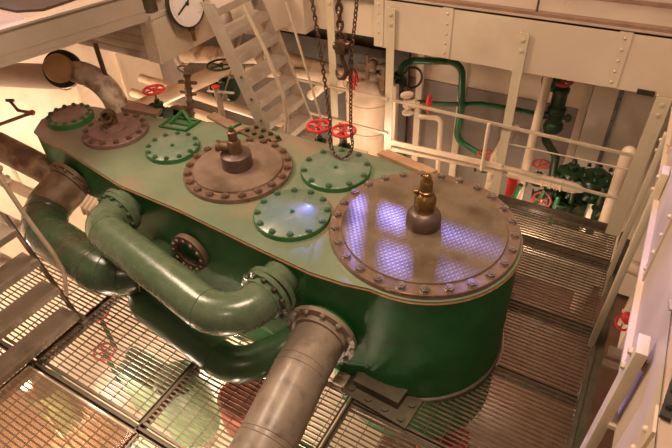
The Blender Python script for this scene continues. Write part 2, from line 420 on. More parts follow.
def rail(name, pts, r, label, group=None, m=rail_m, cat='railing', square=False):
    b = B()
    if square:
        for p, q in zip(pts, pts[1:]): b.bar(p, q, r * 2, r * 2)
    else: b.tube(pts, r, 10)
    return solid(name, b, m, label, cat, group)
RG = 'horizontal rails between the posts'
rail('guard_rail', [(-1.4, 2.36, 1.09), (1.5, 2.36, 1.06)], .015, 'top flat cream rail running right from the post beside the chains', RG, square=True)
rail('guard_rail', [(.1, 2.42, .82), (1.5, 2.42, .85)], .009, 'thin rod between top and lower rails right of the post behind the large lid', RG)
rail('guard_rail', [(.1, 2.36, .50), (1.5, 2.36, .49)], .014, 'lower cream rail just above the grating on the right', RG, square=True)
rail('guard_rail', [(-2.9, 2.36, 1.09), (-1.45, 2.36, 1.09)], .015, 'top cream rail behind the ladder and the chains', RG, square=True)
rail('guard_rail', [(-2.9, 2.36, .62), (-1.45, 2.36, .59)], .014, 'middle cream rail behind the two small red handwheels', RG, square=True)
b = B(); b.tube([(-1.45, 2.42, .34), (.17, 2.42, .44)], .042, 14); b.bar((-1.4, 2.36, .47), (.1, 2.36, .52), .02, .07)
solid('lower_rail_pipe', b, lag_m, 'thick cream lower rail running behind the largest lid between two posts', 'railing')
rail('stanchion', [(-.13, 2.33, .42), (-.13, 2.33, 1.08)], .022, 'slim cream upright between the rails, left of the post behind the large lid', None, white_pt, 'railing')
rail('stanchion', [(1.75, 1.7, -.9), (1.75, -.3, -.9)], .018, 'thin shiny lower handrail right of the grating edge', None, rail_m, 'railing')
rail('deck_stanchion', [(-4.18, -.60, 2.63), (-4.18, -.60, 3.5)], .025, 'slim post on the upper deck in the top left corner', None, rail_m, 'post')
rail('deck_stanchion', [(.13, 2.47, ZD + .03), (.13, 2.47, ZD + .9)], .012, 'thin dark upright on the upper deck edge, top right', None, foot_m, 'post')

# ------------------------------------------------------------------ floor gratings
def grating(x0, x1, y0, y1, label, hole=None, pitch=.045, z=0., m=grate_m):
    t = thing('grating_panel', label, 'grating', (x0, y0, z), 'steel floor gratings round the cylinders')
    b = B(); y = y0 + .02
    def clip(y):
        a, c = x0, x1
        if hole:
            if abs(y) < hole:
                e = math.sqrt(hole*hole - y*y)
                if a > -.2: a = max(a, e)
                elif c <= .1 and y < 0: pass
        return a, c
    while y < y1 - .015:
        a, c = clip(y)
        if c - a > .02: b.box(((a+c)/2, y, z - .014), (c - a, .015, .013))
        y += pitch
    part('bearing_bars', b, m, t)
    b = B(); x = x0 + .07
    while x < x1 - .02:
        ya = y0
        yb = y1
        if hole and 0 <= x < hole:
            e = math.sqrt(hole*hole - x*x)
            if y1 <= 0.2: yb = min(y1, -e) if y1 > -e else y1
            if y0 < -e and y1 > -e and y1 > 0.2: ya = y0
        if yb - ya > .02: b.box((x, (ya+yb)/2, z - .006), (.005, yb - ya, .010))
        x += .15
    part('cross_bars', b, m, t)
    b = B()
    for y in (y0 + .004, y1 - .004):
        a, c = clip(y)
        b.box(((a+c)/2, y, z - .016), (c - a, .008, .034))
    if not hole or abs(x0) > hole: b.box((x0 + .004, (y0+y1)/2, z - .016), (.008, y1-y0, .034))
    b.box((x1 - .004, (y0+y1)/2, z - .016), (.008, y1-y0, .034))
    part('frame', b, m, t)
    return t
grating(-.35, 1.56, 1.86, 2.36, 'long grating panel at the far back behind the large cylinder')
grating(-.35, 1.56, .79, 1.82, 'second grating panel from the back, right of the large cylinder', .875)
grating(.2, 1.58, -.07, .75, 'grating panel directly right of the large cylinder', .875)
grating(-.14, 1.6, -1.06, -.11, 'grating panel below right of the large cylinder, in front of its foot', .875)
grating(-.14, 1.6, -2.15, -1.1, 'grating panel at the bottom edge of the picture right of the grey pipe')
grating(-1.66, -.2, -2.12, -.93, 'grating panel under the grey pipe and the lowest green pipe')
grating(-3.06, -1.7, -2.12, -.93, 'grating panel between the stair foot and the lowest green pipe')
grating(-4.5, -3.12, -2.12, -.9, 'grating panel under the perforated stair treads')
grating(-3.08, -1.62, -3.3, -2.2, 'grating panel under the smoked plastic sheet at the bottom left')
grating(-4.5, -3.12, -3.3, -2.2, 'grating panel at the bottom left corner beside the plastic sheet')
def beam(p0, p1, label, w=.05):
    b = B(); b.bar(V(p0) - V((0,0,.07)), V(p1) - V((0,0,.07)), w, .012); b.bar(V(p0) - V((0,0,.09)), V(p1) - V((0,0,.09)), .012, .10)
    b.bar(V(p0) - V((0,0,.035)), V(p1) - V((0,0,.035)), w * .35, .05)
    return solid('support_beam', b, grate_top, label, 'beam', 'dark steel beams carrying the gratings')
grating(-1.62, -.2, -3.3, -2.2, 'grating panel at the bottom edge left of the grey pipe')
beam((-.35,1.84,0), (1.6,1.84,0), 'dark steel beam under the rearmost grating seam')
beam((.2,.77,0), (1.6,.77,0), 'dark steel beam under the seam right of the large cylinder')
beam((.2,-.09,0), (1.6,-.09,0), 'dark steel beam under the seam below right of the large cylinder')
beam((-.14,-1.08,0), (1.62,-1.08,0), 'dark steel beam running right from the cylinder foot at the bottom')
beam((-.17,-.93,0), (-.17,-3.2,0), 'dark steel beam running down from the cylinder foot to the bottom edge')
beam((-4.5,-2.16,0), (1.6,-2.16,0), 'long dark beam above the smoked plastic sheet', .07)
beam((-1.68,-.95,0), (-1.68,-3.2,0), 'dark steel beam below the lowest green pipe')
beam((-3.09,-.95,0), (-3.09,-3.2,0), 'dark steel beam at the foot of the stair')
b = B(); b.box((.6, 2.39, .03), (1.95, .02, .12)); solid('kick_plate', b, grate_top, 'dark low kick plate along the far edge of the grating', 'kick plate')
b = B(); b.box((1.61, .2, -.02), (.035, 4.4, .1)); b.box((1.66, .2, -.06), (.1, 4.4, .02)); solid('edge_angle', b, foot_m, 'brown steel angle along the right edge of the grating', 'kick plate')
b = B(); b.box((-2.36, -2.80, .012), (1.42, 1.15, .008))
sh = thing('plastic_sheet', 'glossy smoked plastic sheet lying on the grating at bottom left', 'sheet', (-2.36, -2.8, .004))
part('sheet', b, glass_sheet, sh)
b = B(); b.box((-2.36, -2.222, .012), (1.44, .012, .016)); b.box((-3.075, -2.80, .012), (.012, 1.16, .016))
part('edging', b, steel_m, sh)

# ------------------------------------------------------------------ the engine block
eng = thing('engine_cylinder_block', 'long green cast cylinder block with bolted round lids in the middle of the room', 'engine', (0,0,0))
arc = [(.820*math.cos(math.radians(a)), .820*math.sin(math.radians(a))) for a in range(-96, 97, 6)]
front_full = [(-4.82,-.2), (-4.66,-.42), (-4.36,-.50), (-4.05,-.52), (-2.9,-.73), (-2.1,-.755), (-1.2,-.835), (-.6,-.88), (-.3,-.86)]
back_full = [(-.5,.86), (-1.2,.85), (-2.45,.80), (-3.63,.43), (-4.5,.32), (-4.82,.08)]
outline = front_full + arc + back_full
def inset(pts, d):
    out = []; n = len(pts)
    for i in range(n):
        a, p, c = V(pts[i-1]), V(pts[i]), V(pts[(i+1) % n])
        n1 = V(((p-a).y, -(p-a).x)).normalized(); n2 = V(((c-p).y, -(c-p).x)).normalized()
        m = (n1 + n2).normalized(); out.append(tuple(p - m * d))
    return out
b = B()
b.prism(inset(outline, .012), .52, 1.245)
main = [(-2.9,-.70), (-2.1,-.72), (-1.2,-.80), (-.6,-.868), (-.3,-.85)] + [(.81*math.cos(math.radians(a)), .81*math.sin(math.radians(a))) for a in range(-96, 97, 6)] + [(-.5,.85), (-1.2,.83), (-2.45,.78), (-2.9,.6)]
b.prism(main, .05, .55)
b.lathe([(0,-.7), (.84,-.7), (.835,0), (.812,1.24), (0,1.24)], (0,0,0), seg=96)
b.lathe([(0,-.7), (.6,-.7), (.6,.3), (0,.3)], (-1.95,0,0))
b.box((-3.75, 0, .1), (.9, .5, .9))
b.box((-3.9, -.02, .42), (1.2, .72, .3), bev=.05)
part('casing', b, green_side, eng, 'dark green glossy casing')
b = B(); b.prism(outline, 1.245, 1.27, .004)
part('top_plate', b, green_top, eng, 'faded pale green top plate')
b = B(); b.tube([(x, y, 1.246) for x, y in outline], .011, 6, closed=True)
part('edge_bead', b, rust_lt, eng, 'rust-brown edge line below the top plate')
b = B(); b.lathe([(.82,-.03), (.858,-.03), (.858,.012), (.84,.02), (.82,.02)], (0,0,0), seg=72)
part('base_flange', b, foot_m, eng, 'brown base flange')
# vertical dark green web plates of the casing at the left end
# foot with bolted plate
b = B(); b.extr([(-.28,-1.02,0), (.38,-1.08,0), (.41,-.76,0), (-.34,-.80,0)], (0,0,.03))
fp = part('foot_plate', b, foot_m, eng, 'dark brown bolted foot plate')
for q in ((-.2,-.955), (-.02,-.98), (.15,-.995), (.31,-1.015), (.34,-.85)):
    part('bolt', B().cyl((q[0], q[1], .03), (q[0], q[1], .05), .034, seg=12), foot_m, fp)
b = B(); b.extr([(-.19,-.93,.03), (.25,-.95,.03), (.27,-.78,.03), (-.22,-.78,.03)], (0,0,.10))
part('foot_block', b, foot_m, eng)

def cover(name, x, y, r, label, mflange, mtop, n, nr, zb=1.27, hf=.05, rin=None, hin=.015, mrim=None, nutm=brown_nut, seg=72, nn='nut', ph=0., tilt=None):
    b = B(); z = zb
    b.lathe([(0,z), (r,z), (r,z+hf-.006), (r-.006,z+hf), (0,z+hf)], (x,y,0), seg=seg)
    c = part(name, b, mrim or mflange, eng, label)
    if rin:
        b = B(); b.lathe([(0,z+hf), (rin+.008,z+hf), (rin,z+hf+hin), (0,z+hf+hin)], (x,y,0), seg=seg)
        part('raised_disc', b, mtop, c)
    if mrim:
        b = B(); b.lathe([(0,z+hf), (r-.008,z+hf), (r-.012,z+hf+.003), (0,z+hf+.003)], (x,y,0), seg=seg)
        part('face', b, mflange, c)
    for k in range(n):
        a = 2*PI*k/n + ph; R = r - nr * 1.35
        if rin: R = (r + rin) / 2 + .004
        b = B().nut((x + R*math.cos(a), y + R*math.sin(a), z+hf+(.003 if mrim else 0)), nr * (1.12 if mrim else 1.05), .018 if mrim else .024, True, rot=random.random())
        part(nn, b, nutm, c)
    return c
cl = cover('cylinder_lid', 0, 0, .80, 'largest lid, brown hatched steel', lid_flange, lid_brown, 26, .038, rin=.69, seg=96, nutm=steel_nut, ph=.05)
b = B(); b.lathe([(0,1.335), (.142,1.335), (.146,1.345), (.146,1.42), (.135,1.455), (.105,1.485), (.075,1.495), (0,1.495)], (0,0,0), seg=40); part('boss', b, boss_m, cl)
b = B(); b.lathe([(.0,1.49), (.078,1.49), (.084,1.50), (.076,1.512), (.076,1.53), (.09,1.555), (.09,1.61), (.072,1.645), (.055,1.66), (.055,1.672), (.062,1.676), (.062,1.69), (.053,1.695), (.050,1.775), (.042,1.785), (.042,1.80), (0,1.80)], (0,0,0), seg=28)
b.cyl((-.06,-.02,1.67), (-.09,-.03,1.67), .022, seg=10); b.sph((0,0,1.815), .034)
part('relief_valve', b, brass, cl, 'old brass relief valve')
cm = cover('cylinder_lid', -1.985, 0, .545, 'middle-sized reddish brown lid', lid_flange, lid_mid, 20, .037, rin=.445, hin=.02, ph=.1)
b = B(); b.lathe([(0,1.335), (.152,1.335), (.155,1.35), (.15,1.48), (.13,1.495), (0,1.495)], (-1.985,0,0), seg=36); part('boss', b, boss_m, cm)
b = B(); b.lathe([(0,1.46), (.07,1.46), (.075,1.475), (.068,1.49), (.068,1.60), (.056,1.625), (.04,1.63), (.045,1.64), (.045,1.72), (.03,1.73), (.03,1.755), (0,1.755)], (-1.985,0,0), seg=24)
b.lathe([(0,0), (.05,0), (.05,.09), (.058,.09), (.058,.12), (.042,.12), (.042,.04), (0,.04)], (-2.03,-.03,1.56), (-.85,-.45,.1), seg=20)
part('relief_valve', b, brass_dk, cm, 'tarnished brass valve with an open side outlet')
b = B(); b.bar((-1.96,.02,1.77), (-1.9,.06,1.80), .02, .02); b.sph((-1.985,0,1.765), .022); part('cap_lever', b, green_brt, cm, 'small green lever')
cs = cover('cylinder_lid', -3.73, -.02, .365, 'small dusty maroon lid', lid_small, lid_small, 14, .03, rin=.27, hin=.018, ph=.2)
b = B(); b.lathe([(0,1.335), (.125,1.335), (.13,1.345), (.12,1.37), (.08,1.375), (.075,1.40), (0,1.40)], (-3.73,-.02,0), seg=28); part('boss', b, lid_small, cs)
b = B(); b.cyl((-3.73,-.02,1.39), (-3.73,-.02,1.46), .06); b.sph((-3.75,-.02,1.49), .075)
b.lathe([(0,0), (.06,0), (.06,.1), (.068,.1), (.068,.13), (.045,.13), (.045,.03), (0,.03)], (-3.74,-.02,1.49), (.55,-.75,.35), seg=20)
part('relief_valve', b, brass_dk, cs, 'small brass valve with an open mouth')
cover('inspection_lid', -1.10, -.355, .348, 'glossy green lid left of the largest lid, front side', green_lid, None, 12, .026, mrim=green_rim, nutm=nut_green, nn='green_nut')
cover('inspection_lid', -1.10, .42, .348, 'green lid left of the largest lid, back side', green_lid, None, 10, .026, mrim=green_rim, nutm=nut_green, nn='green_nut')
cover('inspection_lid', -2.875, 0, .285, 'small green lid between the two brown lids', green_lid, None, 12, .023, mrim=green_rim, nutm=nut_green, nn='green_nut')
cover('inspection_lid', -4.47, -.04, .265, 'dusty maroon lid with green rim at the far left end', lid_small, None, 14, .024, mrim=green_rim, nutm=nut_green, nn='green_nut', hf=.07)
for x, y in ((-1.1,-.355), (-1.1,.42), (-2.875,0)):
    part('centre_plug', B().nut((x, y, 1.323), .02, .014, True), green_rim, eng)
# bracket plate with nuts and lifting eye on the top plate
b = B(); b.extr([(-2.47,.60,1.27), (-2.0,.5,1.27), (-1.93,.68,1.27), (-2.37,.83,1.27)], (0,0,.03)); bp_ = part('bolted_plate', b, rust_m, eng, 'rusty bolted plate on the back edge')
for i in range(4):
    for j in range(2):
        x = -2.36 + i * .115 + j*.05; y = .64 + j * .1 - i * .025
        part('nut', B().nut((x, y, 1.3), .026, .02, False), green_vlv, bp_)
b = B(); b.tube([(-3.36,.30,1.285), (-3.02,.36,1.285), (-3.02,.60,1.285), (-3.38,.54,1.285)], .018, 8, closed=True); b.bar((-3.30,.40,1.28), (-3.22,.56,1.39), .03, .03); b.bar((-3.05,.50,1.28), (-3.22,.56,1.39), .03, .03); b.bar((-3.36,.43,1.28), (-3.02,.48,1.28), .04, .02)
part('lifting_bracket', b, green_rim, eng, 'green tubular bracket')

# round nozzles on the front of the casing
def nozzle(x, y, z, r, y_in, label=None, m=green_pipe, n=12, th=.05):
    b = B(); b.lathe([(r*.72, y_in - y), (r*.72, .05), (r, .05), (r, 0), (0, 0), ], (x, y, z), (0,1,0), seg=40)
    return part('nozzle', b, m, eng, label)
nozzle(-2.86, -.86, 1.05, .235, -.6); nozzle(-.9, -1.06, 1.05, .235, -.7)
b = B(); b.lathe([(.14,0), (.21,0), (.21,.06), (.14,.06), (.14,0)], (-2.06,-.83,.78), (0,1,0), seg=40)
for q_ in range(12): b.nut((-2.06+.175*math.cos(q_*PI/6), -.84, .78+.175*math.sin(q_*PI/6)), .02, .015, False, (0,-1,0))
part('port_ring', b, lid_flange, eng, 'brown bolted port ring')
b = B(); b.lathe([(.24,0), (.30,.0), (.30,.06), (.24,.06), (.24,0)], (-3.32,-.72,.62), (0,1,0), seg=40); part('blank_flange', b, green_side, eng)

# ------------------------------------------------------------------ big pipes
def upipe(label, pts, r, R, mp, fl, group=None, seg=32, n=12, fr=1.42, welds=(), mfl=None, nutm=None):
    t = thing('steam_pipe', label, 'pipe', pts[0], group)
    path = fillet(pts, R, 14)
    part('pipe', B().tube(path, r, seg), mp, t)
    for i in welds:
        p = path[i]; d = (path[i+1] - path[i-1]).normalized(); part('weld_seam', B().torus(p, d, r + .0005, .005, seg=32, mseg=6), mp, t)
    for (p, d) in fl:
        p = V(p); d = V(d).normalized(); b = B()
        b.lathe([(r*.9,-.045), (r*1.12,-.05), (r*1.12,0), (r*fr,0), (r*fr,.045), (0,.045)], p, d, seg=40)
        f = part('flange', b, mfl or mp, t)
        q = d.to_track_quat('Z', 'Y')
        for k in range(n):
            a = 2*PI*k/n + .15
            c = p + q @ V((math.cos(a)*r*(fr-.11), math.sin(a)*r*(fr-.11), 0))
            part('bolt', B().nut(c, .024, .02, True, -d), nutm or mp, f)
    return t, path
upipe('upper green pipe bent like a U between two flanges on the front of the block', [(-2.82,-.90,1.07), (-2.83,-1.15,1.10), (-.92,-1.52,1.08), (-.89,-1.10,1.06)], .176, [.26,.30], green_pipe,
      [((-2.84,-.91,1.05), (0,1,0)), ((-.9,-1.11,1.05), (.1,1,0))], welds=(14, 17), mfl=green_pipe, nutm=green_deep, fr=1.33)
_p, _ = upipe('thick dark green pipe on the left with a rusty brown flange', [(-4.02,-.60,.84), (-4.10,-1.17,.66), (-2.50,-1.32,.58), (-2.55,-.62,.45)], .228, [.42,.36], green_deep,
      [((-4.02,-.58,.845), (.0,1,.25))], n=14, welds=(7, 10, 13, 16, 19, 22, 25, 28), mfl=rust_m, nutm=rust_m, fr=1.25)
part('rusty_sleeve', B().tube(_[:6], .231, 32), rust_m, _p, 'rust-brown end of the bend')
upipe('lowest dark green pipe under the upper green one, curving back into the block', [(-2.5,-.75,.27), (-2.62,-1.2,.27), (-1.12,-1.42,.27), (-.72,-.80,.27)], .165, [.25,.34], green_low, [], welds=(16,))
t, _ = upipe('grey lagged pipe leaving the large cylinder and bending down at the bottom', [(-.49,-.95,.60), (-.455,-1.34,.59), (-.385,-1.93,.50), (-.36,-2.7,.36)], .228, [.8,.9], grey_pipe,
      [((-.495,-.955,.60), (-.07,1,0))], n=12, fr=1.42, welds=(2, 9, 16, 22), mfl=grey_pipe, nutm=grey_pipe)
b = B(); b.lathe([(.0,0), (.27,0), (.285,.02), (.27,.2), (.3,.35)], (-.495,-.90,.60), (-.07,1,0), seg=40); part('nozzle', b, green_side, eng)
b = B()
for k in range(4): b.tube([(-3.42+.06*k,-.90,.84), (-3.42+.06*k,-.90,.93), (-3.38+.06*k,-.80,1.02)], .026, 10)
solid('corrugated_wrap', b, lag_m, 'cream ribbed wrapping beside the left bend of the upper green pipe', 'lagging')
b = B(); b.extr([(-.95,-.98,.10), (-.78,-.98,.06), (-.83,-.98,.42)], (0,.02,0)); solid('gusset_plate', b, green_pale, 'bright pale green triangular plate between the lowest green pipe and grey pipe', 'plate')

# ------------------------------------------------------------------ valves with handwheels
def handwheel(b, c, axis, R, r=.0165, spokes=5, dish=.02):
    q = V(axis).to_track_quat('Z', 'Y'); c = V(c)
    b.torus(c, axis, R, r, 28, 8)
    b.cyl(c - q @ V((0,0,dish)), c + q @ V((0,0,.012)), R*.22, seg=12)
    for k in range(spokes):
        a = 2*PI*k/spokes
        b.tube([c, c + q @ V((math.cos(a)*R*.5, math.sin(a)*R*.5, -.004)), c + q @ V((math.cos(a)*R, math.sin(a)*R, 0))], r*.75, 6)
    return b
def make_valve(label, loc, R=.125, h=.36, wheel=red_m, body=green_vlv, rot=(0,0,0), flange=.09, group=None, name='globe_valve'):
    t = thing(name, label, 'valve', loc, group); t.rotation_euler = rot
    k = h / .36
    b = B(); b.lathe([(0,0), (.05,0), (.085,.03), (.09,.08), (.06,.12), (.05,.15), (.07,.155), (.07,.175), (.035,.18), (.03,.23), (0,.23)], seg=20)
    for s in (-1, 1):
        b.cyl((s*.05,0,.06), (s*.13,0,.06), .045, seg=14); b.cyl((s*.12,0,.06), (s*.145,0,.06), flange, seg=18)
    for a in range(6): b.cyl((.058*math.cos(a), .058*math.sin(a), .15), (.058*math.cos(a), .058*math.sin(a), .195), .009, seg=6)
    if k != 1: bmesh.ops.scale(b.bm, vec=(k,k,k), verts=b.bm.verts[:])
    part('body', b, body, t, local=True)
    part('stem', B().cyl((0,0,.2*k), (0,0,h+.02), .011), steel_m if wheel is not red_m else rust_m, t, local=True)
    part('handwheel', handwheel(B(), (0,0,h), (0,0,1), R), wheel, t, 'red handwheel' if wheel is red_m else None, local=True)
    return t
VG = 'green valves with red handwheels'
make_valve('small valve with red handwheel just behind the block, left of its twin beside the chain', (-1.60,.93,1.03), .125, .37, flange=.07)
make_valve('small valve with red handwheel just behind the block, right of its twin at the chain', (-1.31,.96,1.03), .125, .37, flange=.07)
make_valve('dark green valve with red handwheel left of the threaded rod, behind the small lids', (-3.66,.60,1.20), .12, .34, flange=.085)
make_valve('dark green valve with wheel among pipes left of the ladder', (-4.3,2.45,.55), .2, .45, wheel=green_vlv, flange=.14)
make_valve('green globe valve with dull red wheel near the bottom bend of the green pipe', (-.28,3.1,-.12), .11, .3, wheel=dull_red)
make_valve('green valve cluster wheel right of the white upright pipe', (.47,3.0,-.05), .10, .34, wheel=dull_red, flange=.12)
make_valve('low green valve with upright red handwheel above the far grating edge', (.55,3.05,-.20), .115, .3, wheel=dull_red, rot=(1.25,0,.2), flange=.08)
make_valve('pale valve with red handwheel seen edge-on right of the post by the chains', (-1.35,2.62,.93), .11, .34, body=lag_m, rot=(0,1.45,.2))
make_valve('red handwheel seen edge-on behind the hook chain, in front of the cream vessel', (-2.45,2.7,.95), .16, .3, body=lag_m, rot=(0,1.35,.25))
# tall green valve hanging at the wall
t = thing('tall_green_valve', 'tall green valve column with red cap hanging below the back girder', 'valve', (.5,3.0,.75))
b = B(); b.lathe([(0,0), (.10,0), (.12,.04), (.11,.1), (.085,.12), (.085,.24), (.11,.26), (.11,.30), (.085,.33), (.085,.5), (.1,.52), (.1,.56), (.06,.6), (0,.6)], (.5,3.0,.80), (-.03,0,1), seg=24)
b.cyl((.3,2.97,.98), (.5,3.0,1.0), .05); b.cyl((.27,2.97,.98), (.3,2.97,.98), .09); b.cyl((.5,3.0,1.0), (.68,3.0,1.0), .03); b.cyl((.62,3,1.0),(.66,3,1.0),.05)
b.sph((.36,3.0,1.42), .12, seg=14); b.cyl((.36,3,1.42), (.5,3,1.35), .05)
part('body', b, green_vlv, t)
part('handwheel', handwheel(B(), (.49,2.98,1.46), (0,-.25,1), .09, .02), dull_red, t, 'dull red handwheel')
# green pump and pipe tangle
t = thing('green_pump', 'bulky green pump standing low behind the railing at right', 'pump', (1.0,3.05,-.9))
b = B(); b.box((.95,3.0,-.5), (.4,.3,.9), bev=.03); b.lathe([(0,0), (.11,0), (.11,.22), (.15,.24), (.15,.28), (.07,.3), (.07,.36), (.03,.37), (.03,.44), (0,.44)], (.85,3.05,.0), seg=16)
b.lathe([(0,0), (.14,0), (.15,.26), (.2,.29), (.2,.33), (.08,.36), (.08,.42), (.04,.44), (0,.44)], (1.15,3.05,-.06), seg=16); b.cyl((.7,3.0,.12), (1.3,3.0,.12), .09); b.cyl((1.28,2.9,-.5), (1.28,2.9,.25), .05)
b.cyl((.85,2.85,-.35), (.85,2.85,-.08), .1); b.cyl((.85,2.85,-.1), (.85,2.85,-.07), .14)
for i in range(14): b.cyl((.66+.05*i,3.0+.05*math.sin(i*2.1),.15), (.66+.05*i,3.0+.05*math.sin(i*2.1),.26+.05*math.sin(i*1.7)), .028, seg=8); b.cyl((.66+.05*i,3.0+.05*math.sin(i*2.1),.2), (.66+.05*i,3.0+.05*math.sin(i*2.1),.22), .045, seg=8)
b.bm.verts.ensure_lookup_table(); b.cyl((.6,2.95,-.1), (.95,2.95,-.1), .06)
for k in range(9):
    a = k * .7; b.cyl((.75+.07*k,2.88+.03*math.sin(a*3),-.05+.12*math.sin(a*2)), (.78+.07*k,2.86,.02+.12*math.sin(a*2)), .045, seg=10)
b.cyl((.7,2.85,-.3), (1.2,2.85,-.3), .035); b.cyl((.95,2.82,-.6), (.95,2.82,.2), .035); b.torus((.85,2.8,-.15), (0,1,.2), .09, .015)
part('body', b, green_vlv, t)
for k in range(8):
    a = k*PI/4; part('nut', B().nut((1.15+.18*math.cos(a), 3.05+.18*math.sin(a), .32), .025, .03), green_vlv, t)
b = B(); b.tube(fillet([(.46,3.,.82), (.44,3.,.65), (.62,3.0,.45), (.64,3.0,.1)], .12), .05, 12); solid('bent_pipe', b, green_vlv, 'dark green bent pipe below the tall green valve column', 'pipe')
b = B(); b.tube([(.32,2.7,.10), (.16,2.75,-.6)], .035, 10); b.tube([(.62,2.8,.05), (.45,2.8,-.5)], .03, 10); b.tube([(.8,2.75,.05), (.78,2.75,-.6)], .035, 10)
solid('pipe_legs', b, green_brt, 'slanting green pipe legs below the cream horizontal pipe', 'pipe')
b = B(); b.box((.18,2.86,-.1), (.12,.1,.3), bev=.02); solid('fire_extinguisher_box', b, red_m, 'bright red block below the cream horizontal pipe', 'box')
b = B(); b.tube(fillet([(.66,3.0,-.05),(.72,3.0,-.4),(.95,2.8,-.55)], .2), .035, 10); solid('hose', b, black_m, 'dark curved hose below the round red wheel', 'hose')

# green pipes at back
b = B(); b.tube(fillet([(-1.66,3.2,.85), (-1.66,3.2,1.16), (-1.5,3.2,1.27), (-.80,3.2,1.38), (-.74,3.2,.75), (-.76,3.2,.22), (-.35,3.2,.08)], [.12,.15,.17,.3,.2]), .046, 14)
t = solid('green_pipe', b, green_brt, 'bright green pipe bent downward in front of the grey lower wall', 'pipe')
b = B(); b.tube(fillet([(-1.45,3.3,.62), (-1.0,3.3,.68), (-.5,3.3,.80), (.0,3.3,.82), (.35,3.2,.86)], .3), .034, 12)
solid('green_pipe', b, green_brt, 'bright green pipe running level behind the bent one to the tall valve', 'pipe')
b = B(); b.torus((-1.5,3.25,1.0), (.6,-.6,.2), .14, .016); b.sph((-1.68,3.2,.92), .12); b.cyl((-1.68,3.2,.75), (-1.68,3.2,1.05), .08)
solid('green_valve_body', b, green_vlv, 'round green valve body at the left end of the bent green pipe', 'valve')
# white vertical pipes
b = B(); b.tube([(.33,2.9,1.70), (.29,2.9,-.3)], .055, 16); solid('white_pipe', b, lag_m, 'white upright pipe left of the tall green valve column', 'pipe')
b = B(); b.tube([(1.39,2.75,.86), (1.45,2.75,-1.8)], .085, 18); b.sph((1.39,2.75,.86), .085); solid('white_pipe', b, lag_m, 'thick white upright pipe at the far right end of the rails', 'pipe')
b = B(); b.tube(fillet([(-1.25,2.95,.60), (-.93,2.95,.65), (-.90,2.95,-.3)], .07), .035, 12); solid('white_pipe', b, lag_m, 'slim white pipe bent down behind the thick lower rail', 'pipe')
t = thing('lagged_pipe', 'cream lagged horizontal pipe with clamp rings behind the far grating edge', 'pipe', (-.3,2.65,.2))
b = B(); b.tube([(-.30,2.65,.28), (-.25,2.65,.28), (.95,2.65,.29), (1.06,2.65,.29)], [.03,.07,.07,.03], 16); part('lagging', b, lag_m, t)
for x in (.02, .58, .68, .80): part('clamp_ring', B().torus((x,2.65,.285), (1,0,0), .072, .012), lag_m, t)
b = B(); b.tube([(.06,2.9,.80), (-.10,2.9,.30), (-.14,2.95,LOW)], .07, 14); solid('dirty_pipe', b, lag_dirty, 'dirty brown and cream pipe stub leaning left of the white upright pipe', 'pipe')

b = B(); b.box((.66, 2.42, -.62), (1.7, .75, .4), bev=.03)
solid('white_tank', b, white_pt, 'low white tank glimpsed through the farthest grating panel', 'tank')
b = B(); b.cyl((-1.75,2.85,.95), (-1.75,2.85,1.3), .07); b.cyl((-1.75,2.85,1.15), (-1.75,2.85,1.2), .11); b.sph((-1.9,2.8,1.28), .09); b.cyl((-2.1,2.8,1.25), (-1.6,2.8,1.3), .04); b.torus((-1.62,2.75,1.3), (1,0,.2), .09, .014)
b.cyl((-1.68,2.7,1.05), (-1.68,2.7,1.35), .03); b.cyl((-1.95,2.75,1.1), (-1.95,2.75,1.45), .025)
solid('dark_fitting', b, rust_m, 'dark cluster of fittings on top of the cream vessel behind the chains', 'valve')
# cream vessel and big pipes behind chains
t = thing('cream_vessel', 'cream lagged vessel standing behind the hook and chains', 'vessel', (-2.0,3.0,-.6))
b = B(); b.lathe([(0,-.6), (.32,-.6), (.34,-.55), (.34,.82), (.30,.90), (.12,.95), (0,.95)], (-2.05,3.0,0), seg=32); part('shell', b, lag_m, t)
b = B(); b.torus((-2.05,3.0,.7), (0,0,1), .342, .008, 36, 6); b.torus((-2.05,3.0,.25), (0,0,1), .342, .008, 36, 6); part('bands', b, steel_m, t)
b = B(); b.box((-1.62,2.85,.35), (.16,.1,1.4), bev=.01); part('side_plate', b, white_pt, t)
b = B(); b.tube([(-3.9,3.1,1.0), (-1.7,3.1,.90)], .10, 18); b.tube([(-3.9,3.05,.80), (-1.7,3.05,.74)], .02, 8); solid('cream_pipe', b, lag_m, 'large cream pipe running level behind ladder and chains', 'pipe')
b = B(); b.tube([(-4.4,3.2,.6), (-2.55,2.8,.98)], .085, 16); b.tube([(-2.9,2.75,.65), (-2.42,2.7,1.1)], .07, 14); solid('cream_pipe', b, lag_m, 'cream pipe slanting up to the right behind the ladder', 'pipe')
b = B()
b.tube([(-6.2,2.45,.42), (-2.95,2.45,.25)], .075, 16); solid('cream_pipe', b, lag_m, 'upper of two parallel cream pipes under the ladder', 'pipe', 'parallel cream pipes below the ladder')
b = B()
b.tube([(-6.2,2.2,.26), (-2.95,2.2,.10)], .075, 16); solid('cream_pipe', b, lag_m, 'lower of two parallel cream pipes under the ladder', 'pipe', 'parallel cream pipes below the ladder')
b = B(); b.tube(fillet([(-5.4,1.3,.45), (-4.75,2.05,.72), (-4.15,2.7,.95)], .4), .12, 18); solid('lagged_pipe', b, lag_m, 'thick cream pipe slanting behind the small red handwheel left of the rod', 'pipe')
b = B(); b.tube([(-5.3,2.7,.9), (-3.9,2.9,1.05)], .13, 18); b.torus((-5.35,2.7,.88), (1,.1,.1), .17, .03); solid('lagged_pipe', b, lag_dirty, 'short thick dusty pipe with round flange below the landing box', 'pipe')
b = B(); b.lathe([(0,0), (.10,0), (.10,.2), (.15,.2), (.15,.26), (.105,.26), (.105,.02)], (-3.75,1.05,1.0), (.35,-.9,.25), seg=28)
